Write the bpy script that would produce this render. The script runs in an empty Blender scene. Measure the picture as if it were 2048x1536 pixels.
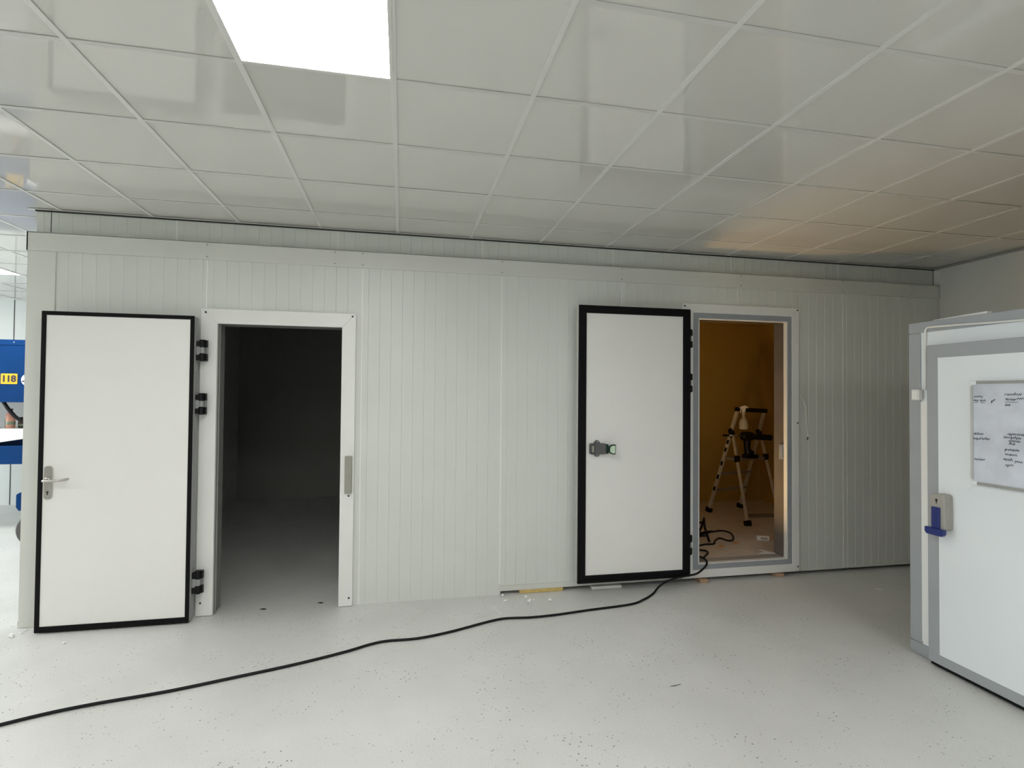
import bpy, math, random
from mathutils import Vector, Matrix

# ------------------------------------------------------------------ camera, world, exposure
SC = bpy.context.scene
COL = SC.collection
random.seed(11)

cam_d = bpy.data.cameras.new('camera')
cam_d.sensor_width = 36.0
cam_d.lens = 1070.54 / 2048.0 * 36.0
cam_d.clip_start = 0.05
cam_d.clip_end = 100
cam = bpy.data.objects.new('camera', cam_d)
COL.objects.link(cam)
RX = Vector((0.979511, -0.201222, 0.008233))
FW = Vector((0.201041, 0.979400, 0.018905))
UP = Vector((-0.011867, -0.016862, 0.999787))
mw = Matrix.Identity(4)
for r in range(3):
    mw[r][0] = RX[r]; mw[r][1] = UP[r]; mw[r][2] = -FW[r]
mw[0][3], mw[1][3], mw[2][3] = 1.250, -4.4047, 1.6676
cam.matrix_world = mw
SC.camera = cam

w = bpy.data.worlds.new('world'); SC.world = w
w.use_nodes = True
w.node_tree.nodes['Background'].inputs['Color'].default_value = (0.02, 0.02, 0.02, 1)
w.node_tree.nodes['Background'].inputs['Strength'].default_value = 0.2

SC.view_settings.view_transform = 'Standard'
SC.view_settings.look = 'None'
SC.view_settings.gamma = 1.0
SC.view_settings.use_curve_mapping = False
SC.view_settings.exposure = 0.0

PANEL_STRENGTH = 30.5          # the LED ceiling panels
LAMP_STRENGTH = 300.0          # the warm flood lamp, facing up, inside the second cold room
WINDOW_STRENGTH = 7.5          # daylight in the side window of the hall

# ------------------------------------------------------------------ mesh helpers
class MB:
    def __init__(self):
        self.v = []; self.f = []
    def quad(self, a, b, c, d):
        n = len(self.v); self.v += [tuple(a), tuple(b), tuple(c), tuple(d)]
        self.f.append((n, n+1, n+2, n+3)); return self
    def box(self, x0, x1, y0, y1, z0, z1):
        n = len(self.v)
        self.v += [(x0,y0,z0),(x1,y0,z0),(x1,y1,z0),(x0,y1,z0),(x0,y0,z1),(x1,y0,z1),(x1,y1,z1),(x0,y1,z1)]
        self.f += [(n,n+3,n+2,n+1),(n+4,n+5,n+6,n+7),(n,n+1,n+5,n+4),(n+1,n+2,n+6,n+5),(n+2,n+3,n+7,n+6),(n+3,n,n+4,n+7)]
        return self
    def bar(self, p, q, w, d, side=(1,0,0)):
        """rectangular bar from p to q, w across 'side', d across the other way"""
        p = Vector(p); q = Vector(q); t = (q-p).normalized()
        s = Vector(side); s = (s - t*s.dot(t)).normalized(); u = t.cross(s)
        n = len(self.v)
        for c in (p, q):
            for (a, b) in ((-1,-1),(1,-1),(1,1),(-1,1)):
                self.v.append(tuple(c + s*(a*w/2) + u*(b*d/2)))
        self.f += [(n+3,n+2,n+1,n),(n+4,n+5,n+6,n+7)]
        for i in range(4):
            j = (i+1) % 4
            self.f.append((n+i, n+j, n+4+j, n+4+i))
        return self
    def tube(self, pts, r, seg=10, closed=False, rs=None):
        P = [Vector(p) for p in pts]; m = len(P); n = len(self.v)
        last = None
        for i, p in enumerate(P):
            if closed: t = (P[(i+1) % m] - P[i-1]).normalized()
            else: t = (P[min(i+1, m-1)] - P[max(i-1, 0)]).normalized()
            if last is None:
                a = Vector((0,0,1)) if abs(t.z) < .9 else Vector((1,0,0))
            else: a = last
            s = (a - t*a.dot(t)).normalized(); last = s; u = t.cross(s)
            rr = rs[i] if rs else r
            for k in range(seg):
                an = 2*math.pi*k/seg
                self.v.append(tuple(p + (s*math.cos(an) + u*math.sin(an))*rr))
        for i in range(m if closed else m-1):
            j = (i+1) % m
            for k in range(seg):
                l = (k+1) % seg
                self.f.append((n+i*seg+k, n+i*seg+l, n+j*seg+l, n+j*seg+k))
        if not closed:
            self.f.append(tuple(n+k for k in reversed(range(seg))))
            self.f.append(tuple(n+(m-1)*seg+k for k in range(seg)))
        return self
    def prism(self, poly, axis, a0, a1):
        """extrude a 2-D polygon along an axis; poly holds the two other coordinates in xyz order"""
        def P(p, a):
            if axis == 'x': return (a, p[0], p[1])
            if axis == 'y': return (p[0], a, p[1])
            return (p[0], p[1], a)
        n = len(self.v); m = len(poly)
        self.v += [P(p, a0) for p in poly] + [P(p, a1) for p in poly]
        self.f.append(tuple(range(n, n+m))); self.f.append(tuple(reversed(range(n+m, n+2*m))))
        for i in range(m):
            j = (i+1) % m
            self.f.append((n+j, n+i, n+m+i, n+m+j))
        return self
    def lathe(self, prof, c=(0,0,0), axis='z', seg=20):
        """prof: (radius, height) pairs"""
        n = len(self.v); m = len(prof)
        for (r, h) in prof:
            for k in range(seg):
                an = 2*math.pi*k/seg; a = r*math.cos(an); b = r*math.sin(an)
                if axis == 'z': p = (a, b, h)
                elif axis == 'y': p = (a, h, b)
                else: p = (h, a, b)
                self.v.append((c[0]+p[0], c[1]+p[1], c[2]+p[2]))
        for i in range(m-1):
            for k in range(seg):
                l = (k+1) % seg
                self.f.append((n+i*seg+k, n+i*seg+l, n+(i+1)*seg+l, n+(i+1)*seg+k))
        self.f.append(tuple(n+k for k in range(seg)))
        self.f.append(tuple(n+(m-1)*seg+k for k in range(seg)))
        return self
    def ring(self, axis, val0, val1, o, i):
        """rectangular frame between outer rect o and inner rect i (a0,a1,b0,b1); four mitred sides"""
        oa0, oa1, ob0, ob1 = o; ia0, ia1, ib0, ib1 = i
        self.prism([(oa0,ob0),(ia0,ib0),(ia0,ib1),(oa0,ob1)], axis, val0, val1)
        self.prism([(oa1,ob0),(oa1,ob1),(ia1,ib1),(ia1,ib0)], axis, val0, val1)
        self.prism([(oa0,ob1),(ia0,ib1),(ia1,ib1),(oa1,ob1)], axis, val0, val1)
        if ib0 > ob0 + 1e-6:
            self.prism([(oa0,ob0),(oa1,ob0),(ia1,ib0),(ia0,ib0)], axis, val0, val1)
        return self
    def mesh(self, name):
        me = bpy.data.meshes.new(name)
        me.from_pydata(self.v, [], self.f)
        import bmesh
        bm = bmesh.new(); bm.from_mesh(me)
        bmesh.ops.recalc_face_normals(bm, faces=bm.faces)
        bm.to_mesh(me); bm.free()
        return me
    def build(self, name, mat, parent=None, smooth=False, bevel=0.0):
        return link(name, self.mesh(name), mat, parent, smooth, bevel)

def link(name, me, mat, parent=None, smooth=False, bevel=0.0):
    if mat is not None and not me.materials: me.materials.append(mat)
    o = bpy.data.objects.new(name, me); COL.objects.link(o)
    if parent is not None:
        o.parent = parent
        o.matrix_parent_inverse = Matrix.Translation(-parent.location) if parent.type == 'EMPTY' else Matrix.Identity(4)
    if bevel > 0:
        b = o.modifiers.new('bevel', 'BEVEL'); b.width = bevel; b.segments = 2; b.limit_method = 'ANGLE'
        b.angle_limit = math.radians(40)
    if smooth:
        for p in me.polygons: p.use_smooth = True
    return o

def tag(o, label, cat=None, group=None, kind=None):
    if label: o['label'] = label
    if cat: o['category'] = cat
    if group: o['group'] = group
    if kind: o['kind'] = kind
    return o

def thing(name, loc, label, cat, group=None, kind=None):
    e = bpy.data.objects.new(name, None); COL.objects.link(e)
    e.location = loc; e.empty_display_size = .1
    return tag(e, label, cat, group, kind)

def spline(pts, sub=8):
    P = [Vector(p) for p in pts]; out = []
    for i in range(len(P)-1):
        a = P[max(i-1,0)]; b = P[i]; c = P[i+1]; d = P[min(i+2,len(P)-1)]
        for k in range(sub):
            t = k/sub
            out.append(.5*((2*b) + (c-a)*t + (2*a-5*b+4*c-d)*t*t + (3*b-a-3*c+d)*t**3))
    out.append(P[-1]); return out

def rrect(a0, a1, b0, b1, r, n=5):
    out = []
    for (ca, cb, s) in ((a1-r,b0+r,-90),(a1-r,b1-r,0),(a0+r,b1-r,90),(a0+r,b0+r,180)):
        for k in range(n+1):
            an = math.radians(s + 90*k/n); out.append((ca + r*math.cos(an), cb + r*math.sin(an)))
    return out

# ------------------------------------------------------------------ materials
def mat(name, color, rough=.5, metal=0.0, var=0.0, vscale=3.0, bump=0.0, bscale=60.0, spec=.5, emit=None, estr=0, rvar=0.0):
    m = bpy.data.materials.new(name); m.use_nodes = True
    nt = m.node_tree; b = nt.nodes['Principled BSDF']
    b.inputs['Base Color'].default_value = (*color, 1)
    b.inputs['Roughness'].default_value = rough
    b.inputs['Metallic'].default_value = metal
    b.inputs['Specular IOR Level'].default_value = spec
    tc = nt.nodes.new('ShaderNodeTexCoord')
    if var > 0:
        n = nt.nodes.new('ShaderNodeTexNoise'); n.inputs['Scale'].default_value = vscale; n.inputs['Detail'].default_value = 5
        nt.links.new(tc.outputs['Object'], n.inputs['Vector'])
        r = nt.nodes.new('ShaderNodeValToRGB')
        r.color_ramp.elements[0].position = .3; r.color_ramp.elements[1].position = .7
        r.color_ramp.elements[0].color = (*[c*(1-var) for c in color], 1)
        r.color_ramp.elements[1].color = (*[min(1, c*(1+var)) for c in color], 1)
        nt.links.new(n.outputs['Fac'], r.inputs['Fac']); nt.links.new(r.outputs['Color'], b.inputs['Base Color'])
    if rvar > 0:
        n = nt.nodes.new('ShaderNodeTexNoise'); n.inputs['Scale'].default_value = 5; n.inputs['Detail'].default_value = 4
        nt.links.new(tc.outputs['Object'], n.inputs['Vector'])
        mr = nt.nodes.new('ShaderNodeMapRange')
        mr.inputs['To Min'].default_value = rough - rvar; mr.inputs['To Max'].default_value = rough + rvar
        nt.links.new(n.outputs['Fac'], mr.inputs['Value']); nt.links.new(mr.outputs['Result'], b.inputs['Roughness'])
    if bump > 0:
        n = nt.nodes.new('ShaderNodeTexNoise'); n.inputs['Scale'].default_value = bscale; n.inputs['Detail'].default_value = 3
        nt.links.new(tc.outputs['Object'], n.inputs['Vector'])
        bp = nt.nodes.new('ShaderNodeBump'); bp.inputs['Strength'].default_value = bump; bp.inputs['Distance'].default_value = .002
        nt.links.new(n.outputs['Fac'], bp.inputs['Height']); nt.links.new(bp.outputs['Normal'], b.inputs['Normal'])
    if emit:
        b.inputs['Emission Color'].default_value = (*emit, 1); b.inputs['Emission Strength'].default_value = estr
    return m

M = {}
M['panel'] = mat('coated_panel_sheet', (.71, .73, .69), .38, var=.02, vscale=2, bump=.08, bscale=90)
M['flash'] = mat('coated_flashing_sheet', (.69, .70, .655), .42, var=.02, vscale=3, bump=.05, bscale=60)
M['joint'] = mat('panel_joint_sealant', (.90, .90, .87), .5, var=.03)
M['tile'] = mat('vinyl_ceiling_tile', (.645, .635, .59), .055, var=.012, vscale=1.5, bump=.004, bscale=140, spec=.75)
M['tbar'] = mat('ceiling_grid_enamel', (.69, .685, .645), .4, var=.02)
M['tee'] = mat('edge_shaded_tee_enamel', (.60, .595, .56), .4, var=.02)  # darker copy of the grid enamel; the tees' edge shadow is in the colour
M['doorwhite'] = mat('white_door_skin', (.88, .875, .85), .28, var=.012, vscale=2, bump=.03, bscale=120)
M['framewhite'] = mat('white_frame_plastic', (.84, .845, .82), .35, var=.015, vscale=6)
M['gasket'] = mat('black_rubber_gasket', (.003, .003, .0035), .6, var=.1, vscale=30, spec=.18)
M['black'] = mat('black_plastic', (.004, .004, .005), .45, var=.1, vscale=30, spec=.25)
M['jamb'] = mat('grey_jamb_profile', (.24, .24, .235), .45, var=.04, vscale=8)
M['edgegrey'] = mat('grey_door_edge', (.36, .355, .34), .4, var=.05, vscale=8)
M['alu'] = mat('brushed_aluminium', (.72, .72, .70), .3, metal=1.0, var=.05, vscale=12, rvar=.08)
M['jambfoil'] = mat('satin_jamb_sheet', (.20, .18, .17), .4, metal=.3, var=.10, vscale=5)
M['steel'] = mat('stainless_steel', (.50, .48, .45), .32, metal=1.0, var=.05, vscale=40)
M['hinge'] = mat('grey_hinge_plastic', (.30, .31, .31), .45, var=.04, vscale=30)
M['striker'] = mat('grey_striker_plastic', (.33, .33, .28), .5, var=.04, vscale=30)
M['greygasket'] = mat('grey_heater_strip', (.33, .355, .38), .5, var=.05, vscale=9)
M['screw'] = mat('dark_screw_head', (.05, .05, .05), .4, metal=.6, var=.1, vscale=60)
M['latchgrey'] = mat('dark_grey_latch_plastic', (.11, .11, .115), .45, var=.08, vscale=40)
M['dgreen'] = mat('dark_green_plastic', (.004, .03, .015), .4, var=.1, vscale=40)
M['lgreen'] = mat('pale_green_luminous_plastic', (.62, .80, .62), .45, var=.03, vscale=40)
M['cabgrey'] = mat('grey_cabinet_profile', (.36, .38, .395), .42, var=.03, vscale=5, bump=.04, bscale=150)
M['cabwhite'] = mat('cool_white_cabinet_panel', (.82, .86, .885), .30, var=.012, vscale=2, bump=.03, bscale=120)
M['board'] = mat('smudged_whiteboard_enamel', (.62, .65, .72), .22, var=.13, vscale=7)
M['boardframe'] = mat('matt_aluminium_frame', (.34, .34, .32), .4, metal=.3, var=.04, vscale=10)
M['ink'] = mat('black_marker_ink', (.03, .03, .05), .6, var=.1, vscale=20)
M['cornerplastic'] = mat('translucent_white_plastic', (.80, .83, .84), .25, var=.03)
M['lockbeige'] = mat('beige_grey_lock_housing', (.36, .345, .31), .5, var=.04, vscale=20)
M['lockblue'] = mat('navy_blue_lever', (.008, .022, .16), .38, var=.06, vscale=20)
M['switch'] = mat('ivory_switch_plastic', (.80, .80, .76), .4, var=.02)
M['cord'] = mat('black_cord_rubber', (.006, .006, .007), .5, var=.1, vscale=40, spec=.25)
M['foam'] = mat('yellow_insulation_foam', (.62, .46, .16), .8, var=.10, vscale=25, bump=.3, bscale=120)
M['wood'] = mat('pale_pine_block', (.50, .33, .20), .7, var=.12, vscale=20, bump=.2, bscale=60)
M['crumb'] = mat('white_polystyrene', (.88, .88, .86), .8, var=.03, bump=.3, bscale=200)
M['paper'] = mat('white_paper', (.78, .78, .75), .8, var=.04, vscale=10)
M['ladder'] = mat('satin_aluminium_rail', (.66, .62, .52), .4, metal=.35, var=.08, vscale=18)
M['step'] = mat('dull_aluminium_step', (.30, .28, .25), .5, metal=.3, var=.08, vscale=14)
M['spraybody'] = mat('milky_bottle_plastic', (.52, .50, .43), .4, var=.12, vscale=26)
M['blue'] = mat('blue_machine_enamel', (.001, .036, .145), .6, var=.05, vscale=6, spec=.12)
M['darkblue'] = mat('dark_blue_machine_enamel', (.004, .035, .16), .4, var=.05, vscale=6)
M['yellow'] = mat('yellow_number_plate', (.78, .46, .02), .5, var=.03)
M['red'] = mat('red_plastic', (.35, .02, .03), .4, var=.06, vscale=30)
M['roundel'] = mat('white_round_sticker', (.74, .74, .78), .4, var=.02)
M['bottle1'] = mat('salmon_label_bottle', (.55, .26, .18), .35, var=.15, vscale=18)
M['bottle2'] = mat('dark_brown_bottle', (.06, .035, .025), .25, var=.2, vscale=24)
M['bottle3'] = mat('green_clear_bottle', (.22, .27, .18), .25, var=.2, vscale=24)
M['wheel'] = mat('grey_wheel_rubber', (.085, .08, .075), .6, var=.1, vscale=18)
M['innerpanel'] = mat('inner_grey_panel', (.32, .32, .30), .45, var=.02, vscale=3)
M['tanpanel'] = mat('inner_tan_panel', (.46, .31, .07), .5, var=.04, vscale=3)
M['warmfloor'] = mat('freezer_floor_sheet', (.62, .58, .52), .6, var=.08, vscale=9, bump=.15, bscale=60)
M['wire'] = mat('white_wire_sheath', (.85, .85, .80), .5, var=.03)
M['orange'] = mat('orange_plastic', (.70, .25, .05), .5, var=.05, vscale=20)

def emitter(name, color, strength):
    m = bpy.data.materials.new(name); m.use_nodes = True
    nt = m.node_tree; nt.nodes.clear()
    e = nt.nodes.new('ShaderNodeEmission'); o = nt.nodes.new('ShaderNodeOutputMaterial')
    e.inputs['Color'].default_value = (*color, 1); e.inputs['Strength'].default_value = strength
    nt.links.new(e.outputs[0], o.inputs[0]); return m
M['led'] = emitter('led_diffuser', (1.0, .99, .965), PANEL_STRENGTH)
M['daylight'] = emitter('overcast_daylight_pane', (.88, .955, 1.0), WINDOW_STRENGTH)
M['bulb'] = emitter('warm_flood_glass', (1.0, .60, .22), LAMP_STRENGTH)

def floor_material():
    m = bpy.data.materials.new('pale_grey_epoxy_floor'); m.use_nodes = True
    nt = m.node_tree; b = nt.nodes['Principled BSDF']; L = nt.links.new; N = nt.nodes.new
    tc = N('ShaderNodeTexCoord')
    def noise(scale, detail=4, rough=.5):
        n = N('ShaderNodeTexNoise'); n.inputs['Scale'].default_value = scale; n.inputs['Detail'].default_value = detail
        n.inputs['Roughness'].default_value = rough
        L(tc.outputs['Object'], n.inputs['Vector']); return n.outputs['Fac']
    def ramp(fac, p0, c0, p1, c1):
        r = N('ShaderNodeValToRGB'); e = r.color_ramp.elements
        e[0].position = p0; e[0].color = (*c0, 1); e[1].position = p1; e[1].color = (*c1, 1)
        L(fac, r.inputs['Fac']); return r.outputs['Color']
    base = ramp(noise(1.6, 6, .6), .32, (.63, .637, .615), .68, (.70, .707, .69))
    fine = ramp(noise(120, 3), .3, (.93,)*3, .7, (1.04,)*3)
    mul = N('ShaderNodeMix'); mul.data_type = 'RGBA'; mul.blend_type = 'MULTIPLY'; mul.inputs['Factor'].default_value = 1
    L(base, mul.inputs['A']); L(fine, mul.inputs['B'])
    # dark pits and specks
    vor = N('ShaderNodeTexVoronoi'); vor.inputs['Scale'].default_value = 38; L(tc.outputs['Object'], vor.inputs['Vector'])
    spot = ramp(vor.outputs['Distance'], .11, (1,1,1), .20, (0,0,0))
    clus = ramp(noise(3.0, 5, .65), .44, (0,0,0), .58, (1,1,1))
    pick = ramp(vor.outputs['Color'], .36, (0,0,0), .44, (1,1,1))
    m1 = N('ShaderNodeMath'); m1.operation = 'MULTIPLY'; L(spot, m1.inputs[0]); L(clus, m1.inputs[1])
    m2 = N('ShaderNodeMath'); m2.operation = 'MULTIPLY'; L(m1.outputs[0], m2.inputs[0]); L(pick, m2.inputs[1])
    mix = N('ShaderNodeMix'); mix.data_type = 'RGBA'
    L(m2.outputs[0], mix.inputs['Factor']); L(mul.outputs['Result'], mix.inputs['A']); mix.inputs['B'].default_value = (.13, .13, .11, 1)
    L(mix.outputs['Result'], b.inputs['Base Color'])
    rr = N('ShaderNodeMapRange'); rr.inputs['To Min'].default_value = .30; rr.inputs['To Max'].default_value = .48
    L(noise(4, 4), rr.inputs['Value']); L(rr.outputs['Result'], b.inputs['Roughness'])
    bp = N('ShaderNodeBump'); bp.inputs['Strength'].default_value = .18; bp.inputs['Distance'].default_value = .004
    L(noise(35, 4), bp.inputs['Height']); L(bp.outputs['Normal'], b.inputs['Normal'])
    return m
M['floor'] = floor_material()

# ------------------------------------------------------------------ room shell
H = 2.980           # ceiling height
XL, XR = -8.2, 6.55
YF, YB = -9.2, 4.70

fl = MB().box(XL-.2, XR+.2, YF-.2, YB+.2, -.12, 0).build('floor', M['floor'])
tag(fl, 'pale grey speckled epoxy floor of the hall', 'floor', kind='structure')

def plain_wall(name, x0, x1, y0, y1, label, z1=H+.12):
    o = MB().box(x0, x1, y0, y1, 0, z1).build(name, M['panel'])
    return tag(o, label, 'wall', kind='structure')
M['sidewall'] = mat('grey_side_wall_sheet', (.70, .70, .65), .45, var=.02, vscale=2)
wr = plain_wall('wall_right', XR, XR+.15, YF, YB, 'grey panel wall meeting the ribbed cold room front in a corner')
WA, WB, WC, WD = -1.0, 4.4, .05, 2.60
wl = MB().box(XL-.15, XL, YF, WA, 0, H+.12).box(XL-.15, XL, WB, YB, 0, H+.12).box(XL-.15, XL, WA, WB, 0, WC).box(XL-.15, XL, WA, WB, WD, H+.12).build('wall_left', M['panel'])
tag(wl, 'far side wall of the hall with the big window', 'wall', kind='structure')
w1 = thing('window_1', (XL-.08, 1.6, WC), 'wide daylight window in the far side wall of the hall', 'window', kind='structure')
MB().ring('x', XL-.12, XL-.02, (WA, WB, WC, WD), (WA+.06, WB-.06, WC+.06, WD-.06)).build('window_frame', M['framewhite'], w1)
for k in range(4):
    ya = WA+.06 + k*(WB-WA-.12)/4; yb = ya + (WB-WA-.12)/4
    MB().box(XL-.075, XL-.065, ya+.03, yb-.03, WC+.06, WD-.06).build('window_pane', M['daylight'], w1)
    if k: MB().box(XL-.11, XL-.03, ya-.03, ya+.03, WC+.06, WD-.06).build('mullion', M['framewhite'], w1)
plain_wall('wall_front', XL-.15, XR+.15, YF-.15, YF, 'wall of the hall behind the viewer')
wb_ = plain_wall('wall_rear', XL-.15, XR+.15, YB, YB+.15, 'pale rear wall seen past the box corner behind the blue machine')
for xx in (-4.31, -5.46, -3.16, -6.61):
    MB().box(xx-.006, xx+.006, YB-.002, YB+.004, 0, H).build('joint_groove', M['screw'], wb_)
wr.data.materials.clear(); wr.data.materials.append(M['sidewall'])
# right wall: corner bead
MB().box(XR-.012, XR, .0, .05, 2.20, H-.03).build('corner_bead', M['joint'], wr)

# ---- ceiling: lay-in tiles in a T-bar grid
TS = .6
GY0 = -2.729
ceil = thing('ceiling', (0, 0, H), 'suspended ceiling of glossy square tiles in a white grid', 'ceiling', kind='structure')
cx0, cx1 = -13, 11
cy0, cy1 = -10, 12
lights = {(1,0), (-6,8), (-10,8), (-10,4), (-6,4), (-6,0), (1,-4), (6,-4), (-4,-4), (1,-9), (-4,-9)}
def in_view(i, j):
    for a in (0, .5, 1):
        for b_ in (0, .5, 1):
            d = Vector(((i+a)*TS, GY0+(j+b_)*TS, H)) - Vector((1.25, -4.4047, 1.6676))
            f = d.dot(FW)
            if f > .1 and abs(d.dot(RX)/f) < 1.0 and abs(d.dot(UP)/f) < .76: return True
    return False
def hidden(i, j):      # above the cold rooms
    return (i*TS > -1.3) and (GY0+j*TS > .08)
tm = MB().box(-.2985, .2985, -.2985, .2985, 0, .014).mesh('ceiling_tile'); tm.materials.append(M['tile'])
far = MB()
for i in range(cx0, cx1+1):
    for j in range(cy0, cy1+1):
        if (i, j) in lights: continue
        x = (i+.5)*TS; y = GY0+(j+.5)*TS
        if y > YB+.2 or x > XR+.25 or x < XL-.3 or y < YF-.3: continue
        if in_view(i, j) and not hidden(i, j):
            o = link('ceiling_tile', tm, None, ceil)
            o.location = (x, y, H+.0005)
            o.rotation_euler = (math.radians(random.gauss(0, .06)), math.radians(random.gauss(0, .06)), 0)
        else:
            far.box(x-.2985, x+.2985, y-.2985, y+.2985, H+.0005, H+.014)
o = far.build('ceiling_tile_field', M['tile'], ceil); o['kind'] = 'stuff'
for i in range(cx0, cx1+2):
    x = i*TS
    if XL < x < XR: MB().box(x-.012, x+.012, YF, YB, H-.0035, H).build('grid_runner', M['tbar'], ceil)
tee = MB().box(-.288, .288, -.012, .012, -.003, 0).mesh('cross_tee'); tee.materials.append(M['tee'])
fart = MB()
for j in range(cy0, cy1+2):
    y = GY0+j*TS
    if not (YF < y < YB): continue
    for i in range(cx0, cx1+1):
        x = (i+.5)*TS
        if not (XL+.2 < x < XR-.2): continue
        if (in_view(i, j) or in_view(i, j-1)) and not hidden(i, j):
            o = link('cross_tee', tee, None, ceil); o.location = (x, y, H)
        else:
            fart.box(x-.288, x+.288, y-.012, y+.012, H-.003, H)
o = fart.build('cross_tee_field', M['tbar'], ceil); o['kind'] = 'stuff'
# roof deck over the tiles keeps the room closed
MB().box(XL-.2, XR+.2, YF-.2, YB+.2, H+.10, H+.14).build('roof_deck', M['tbar'], ceil)

LL = {(1,0): 'bright square ceiling light panel above the open dark doorway',
      (-6,8): 'distant lit ceiling panel past the corner of the cold room',
      (-10,8): 'ceiling light panel in the rear corner by the window',
      (-10,4): 'ceiling light panel nearest the middle of the window',
      (-6,0): 'ceiling light panel out in the hall by the side wall',
      (-6,4): 'ceiling light panel in the hall level with the ribbed front',
      (1,-4): 'ceiling light panel overhead just behind the viewer',
      (6,-4): 'ceiling light panel over the grey cabinet',
      (-4,-4): 'ceiling light panel by the side wall behind the viewer',
      (1,-9): 'middle ceiling light panel of the last row behind the viewer',
      (-4,-9): 'ceiling light panel in the far corner behind the viewer'}
for (i, j) in sorted(lights):
    x = (i+.5)*TS; y = GY0+(j+.5)*TS
    t = thing('ceiling_light', (x, y, H), LL[(i, j)], 'ceiling light', 'square light panels in the ceiling')
    MB().ring('z', H-.006, H+.012, (x-.298, x+.298, y-.298, y+.298), (x-.285, x+.285, y-.285, y+.285)).build('light_frame', M['tbar'], t)
    MB().box(x-.285, x+.285, y-.285, y+.285, H-.003, H+.002).build('diffuser', M['led'], t)

# ------------------------------------------------------------------ the cold room front (ribbed sandwich panels)
wall = thing('wall_back', (2.6, 0, 0), 'light grey ribbed panel front of the two cold rooms', 'wall', kind='structure')
O1 = (-.113, .783, 0.0, 2.180)
O2 = (3.862, 4.768, .165, 2.364)
def ribbed(x0, x1, z0, z1, y, back, openings=(), step=.0885, gw=.0030, gd=-.0022):
    pts = [(x0, y)]
    x = x0 + step*.5
    while x < x1 - step*.3:
        pts += [(x-gw, y), (x, y+gd), (x+gw, y)]; x += step
    pts.append((x1, y))
    xs = list(pts)
    for (a, b, c, d) in openings:
        for e in (a, b):
            if x0 < e < x1: xs.append((e, y))
    xs.sort()
    mb = MB()
    for (p, q) in zip(xs[:-1], xs[1:]):
        xm = (p[0]+q[0])/2
        iv = [(z0, z1)]
        for (a, b, c, d) in openings:
            if a < xm < b: iv = [(z0, c), (d, z1)]
        for (za, zb) in iv:
            if zb - za < .004: continue
            mb.quad((p[0],p[1],za),(q[0],q[1],za),(q[0],q[1],zb),(p[0],p[1],zb))
            mb.quad((p[0],back,za),(q[0],back,za),(q[0],back,zb),(p[0],back,zb))
            mb.quad((p[0],p[1],za),(q[0],q[1],za),(q[0],back,za),(p[0],back,za))
            mb.quad((p[0],p[1],zb),(q[0],q[1],zb),(q[0],back,zb),(p[0],back,zb))
    for e in (x0, x1):
        iv = [(z0, z1)]
        for (a, b, c, d) in openings:
            if a < e < b: iv = [(z0, c), (d, z1)]
        for (za, zb) in iv:
            if zb - za > .004: mb.quad((e,y,za),(e,back,za),(e,back,zb),(e,y,zb))
    return mb
low = [(-1.34,-.2,0.0),(-.2,.933,0.0),(.933,2.062,0.0),(2.062,3.13,.036),(3.13,4.27,.036),(4.27,5.404,.036),(5.404,XR-.005,.036)]
for k, (a, b, z0) in enumerate(low):
    ribbed(a+.003, b-.003, z0, 2.795, 0.0, .10, (O1, O2)).build('wall_panel', M['panel'], wall)
for k, (a, b, z0) in enumerate(low[1:]):
    zt = 2.66; zb = z0
    if 3.862 < a < 4.768: zb = 2.50
    if k == 0: zb = 2.29
    wj = .0042 if k < 3 else .0032
    MB().box(a-wj, a+wj, -.0026, .02, zb, zt).build('joint_strip', M['joint'], wall)
ups = [-1.355, -1.262] + [-.435+1.169*i for i in range(6)] + [XR-.005]
for a, b in zip(ups[:-1], ups[1:]):
    ribbed(a+.003, b-.003, 2.70, H-.012, .06, .16, step=.0885).build('upper_panel', M['panel'], wall)
for k, a in enumerate(ups[1:-1]):
    if k == 0: MB().box(a-.004, a+.004, .061, .08, 2.79, H-.012).build('joint_groove', M['screw'], wall)
    else: MB().box(a-.0045, a+.0045, .0565, .08, 2.79, H-.012).build('joint_strip', M['joint'], wall)
# folded flashing over the top edge, corner flashing, base flange
MB().box(-1.372, XR-.004, -.010, -.0025, 2.662, 2.795).box(-1.372, -1.364, -.010, 4.6, 2.662, 2.795).box(-1.372, XR-.004, -.010, .062, 2.791, 2.797).build('top_flashing', M['flash'], wall)
for xs_ in (-.2, .72, .933, 2.06, 3.13, 4.3, 5.4, 6.2):
    for zz in (2.685, 2.775):
        MB().lathe([(.006, 0), (.006, .003)], (xs_, -.0135, zz), 'y', 10).build('rivet', M['edgegrey'], wall)
MB().box(-1.366, -1.191, -.0065, -.001, .0, 2.661).box(-1.366, -1.362, -.0045, .17, .0, 2.661).build('corner_flashing', M['flash'], wall)
MB().box(-1.368, -1.18, -.012, -.0046, .002, .05).build('corner_kickplate', M['flash'], wall)
MB().box(2.066, 3.70, -.008, -.0005, .036, .075).box(2.066, 3.70, -.008, .1, .032, .0365).build('base_flange', M['flash'], wall)
MB().box(4.93, XR-.01, -.008, .1, .032, .0365).build('base_flange', M['flash'], wall)
MB().box(2.056, 2.068, -.006, .06, .0, .09).build('end_flashing', M['flash'], wall)
# ceiling edge angle along the front
tr = MB().box(-1.40, XR-.004, .036, .061, H-.008, H-.0040).build('trim_1', M['tbar'])
tag(tr, 'thin white edge angle where ceiling meets the ribbed front', 'trim', kind='structure')
tr = MB().box(-1.36, XR-.004, .052, .06, H-.018, H-.0085).build('trim_2', M['screw'])  # dark strip drawn in the gap below the edge angle
tag(tr, 'dark gap line under the ceiling edge angle', 'trim', kind='structure')

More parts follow.
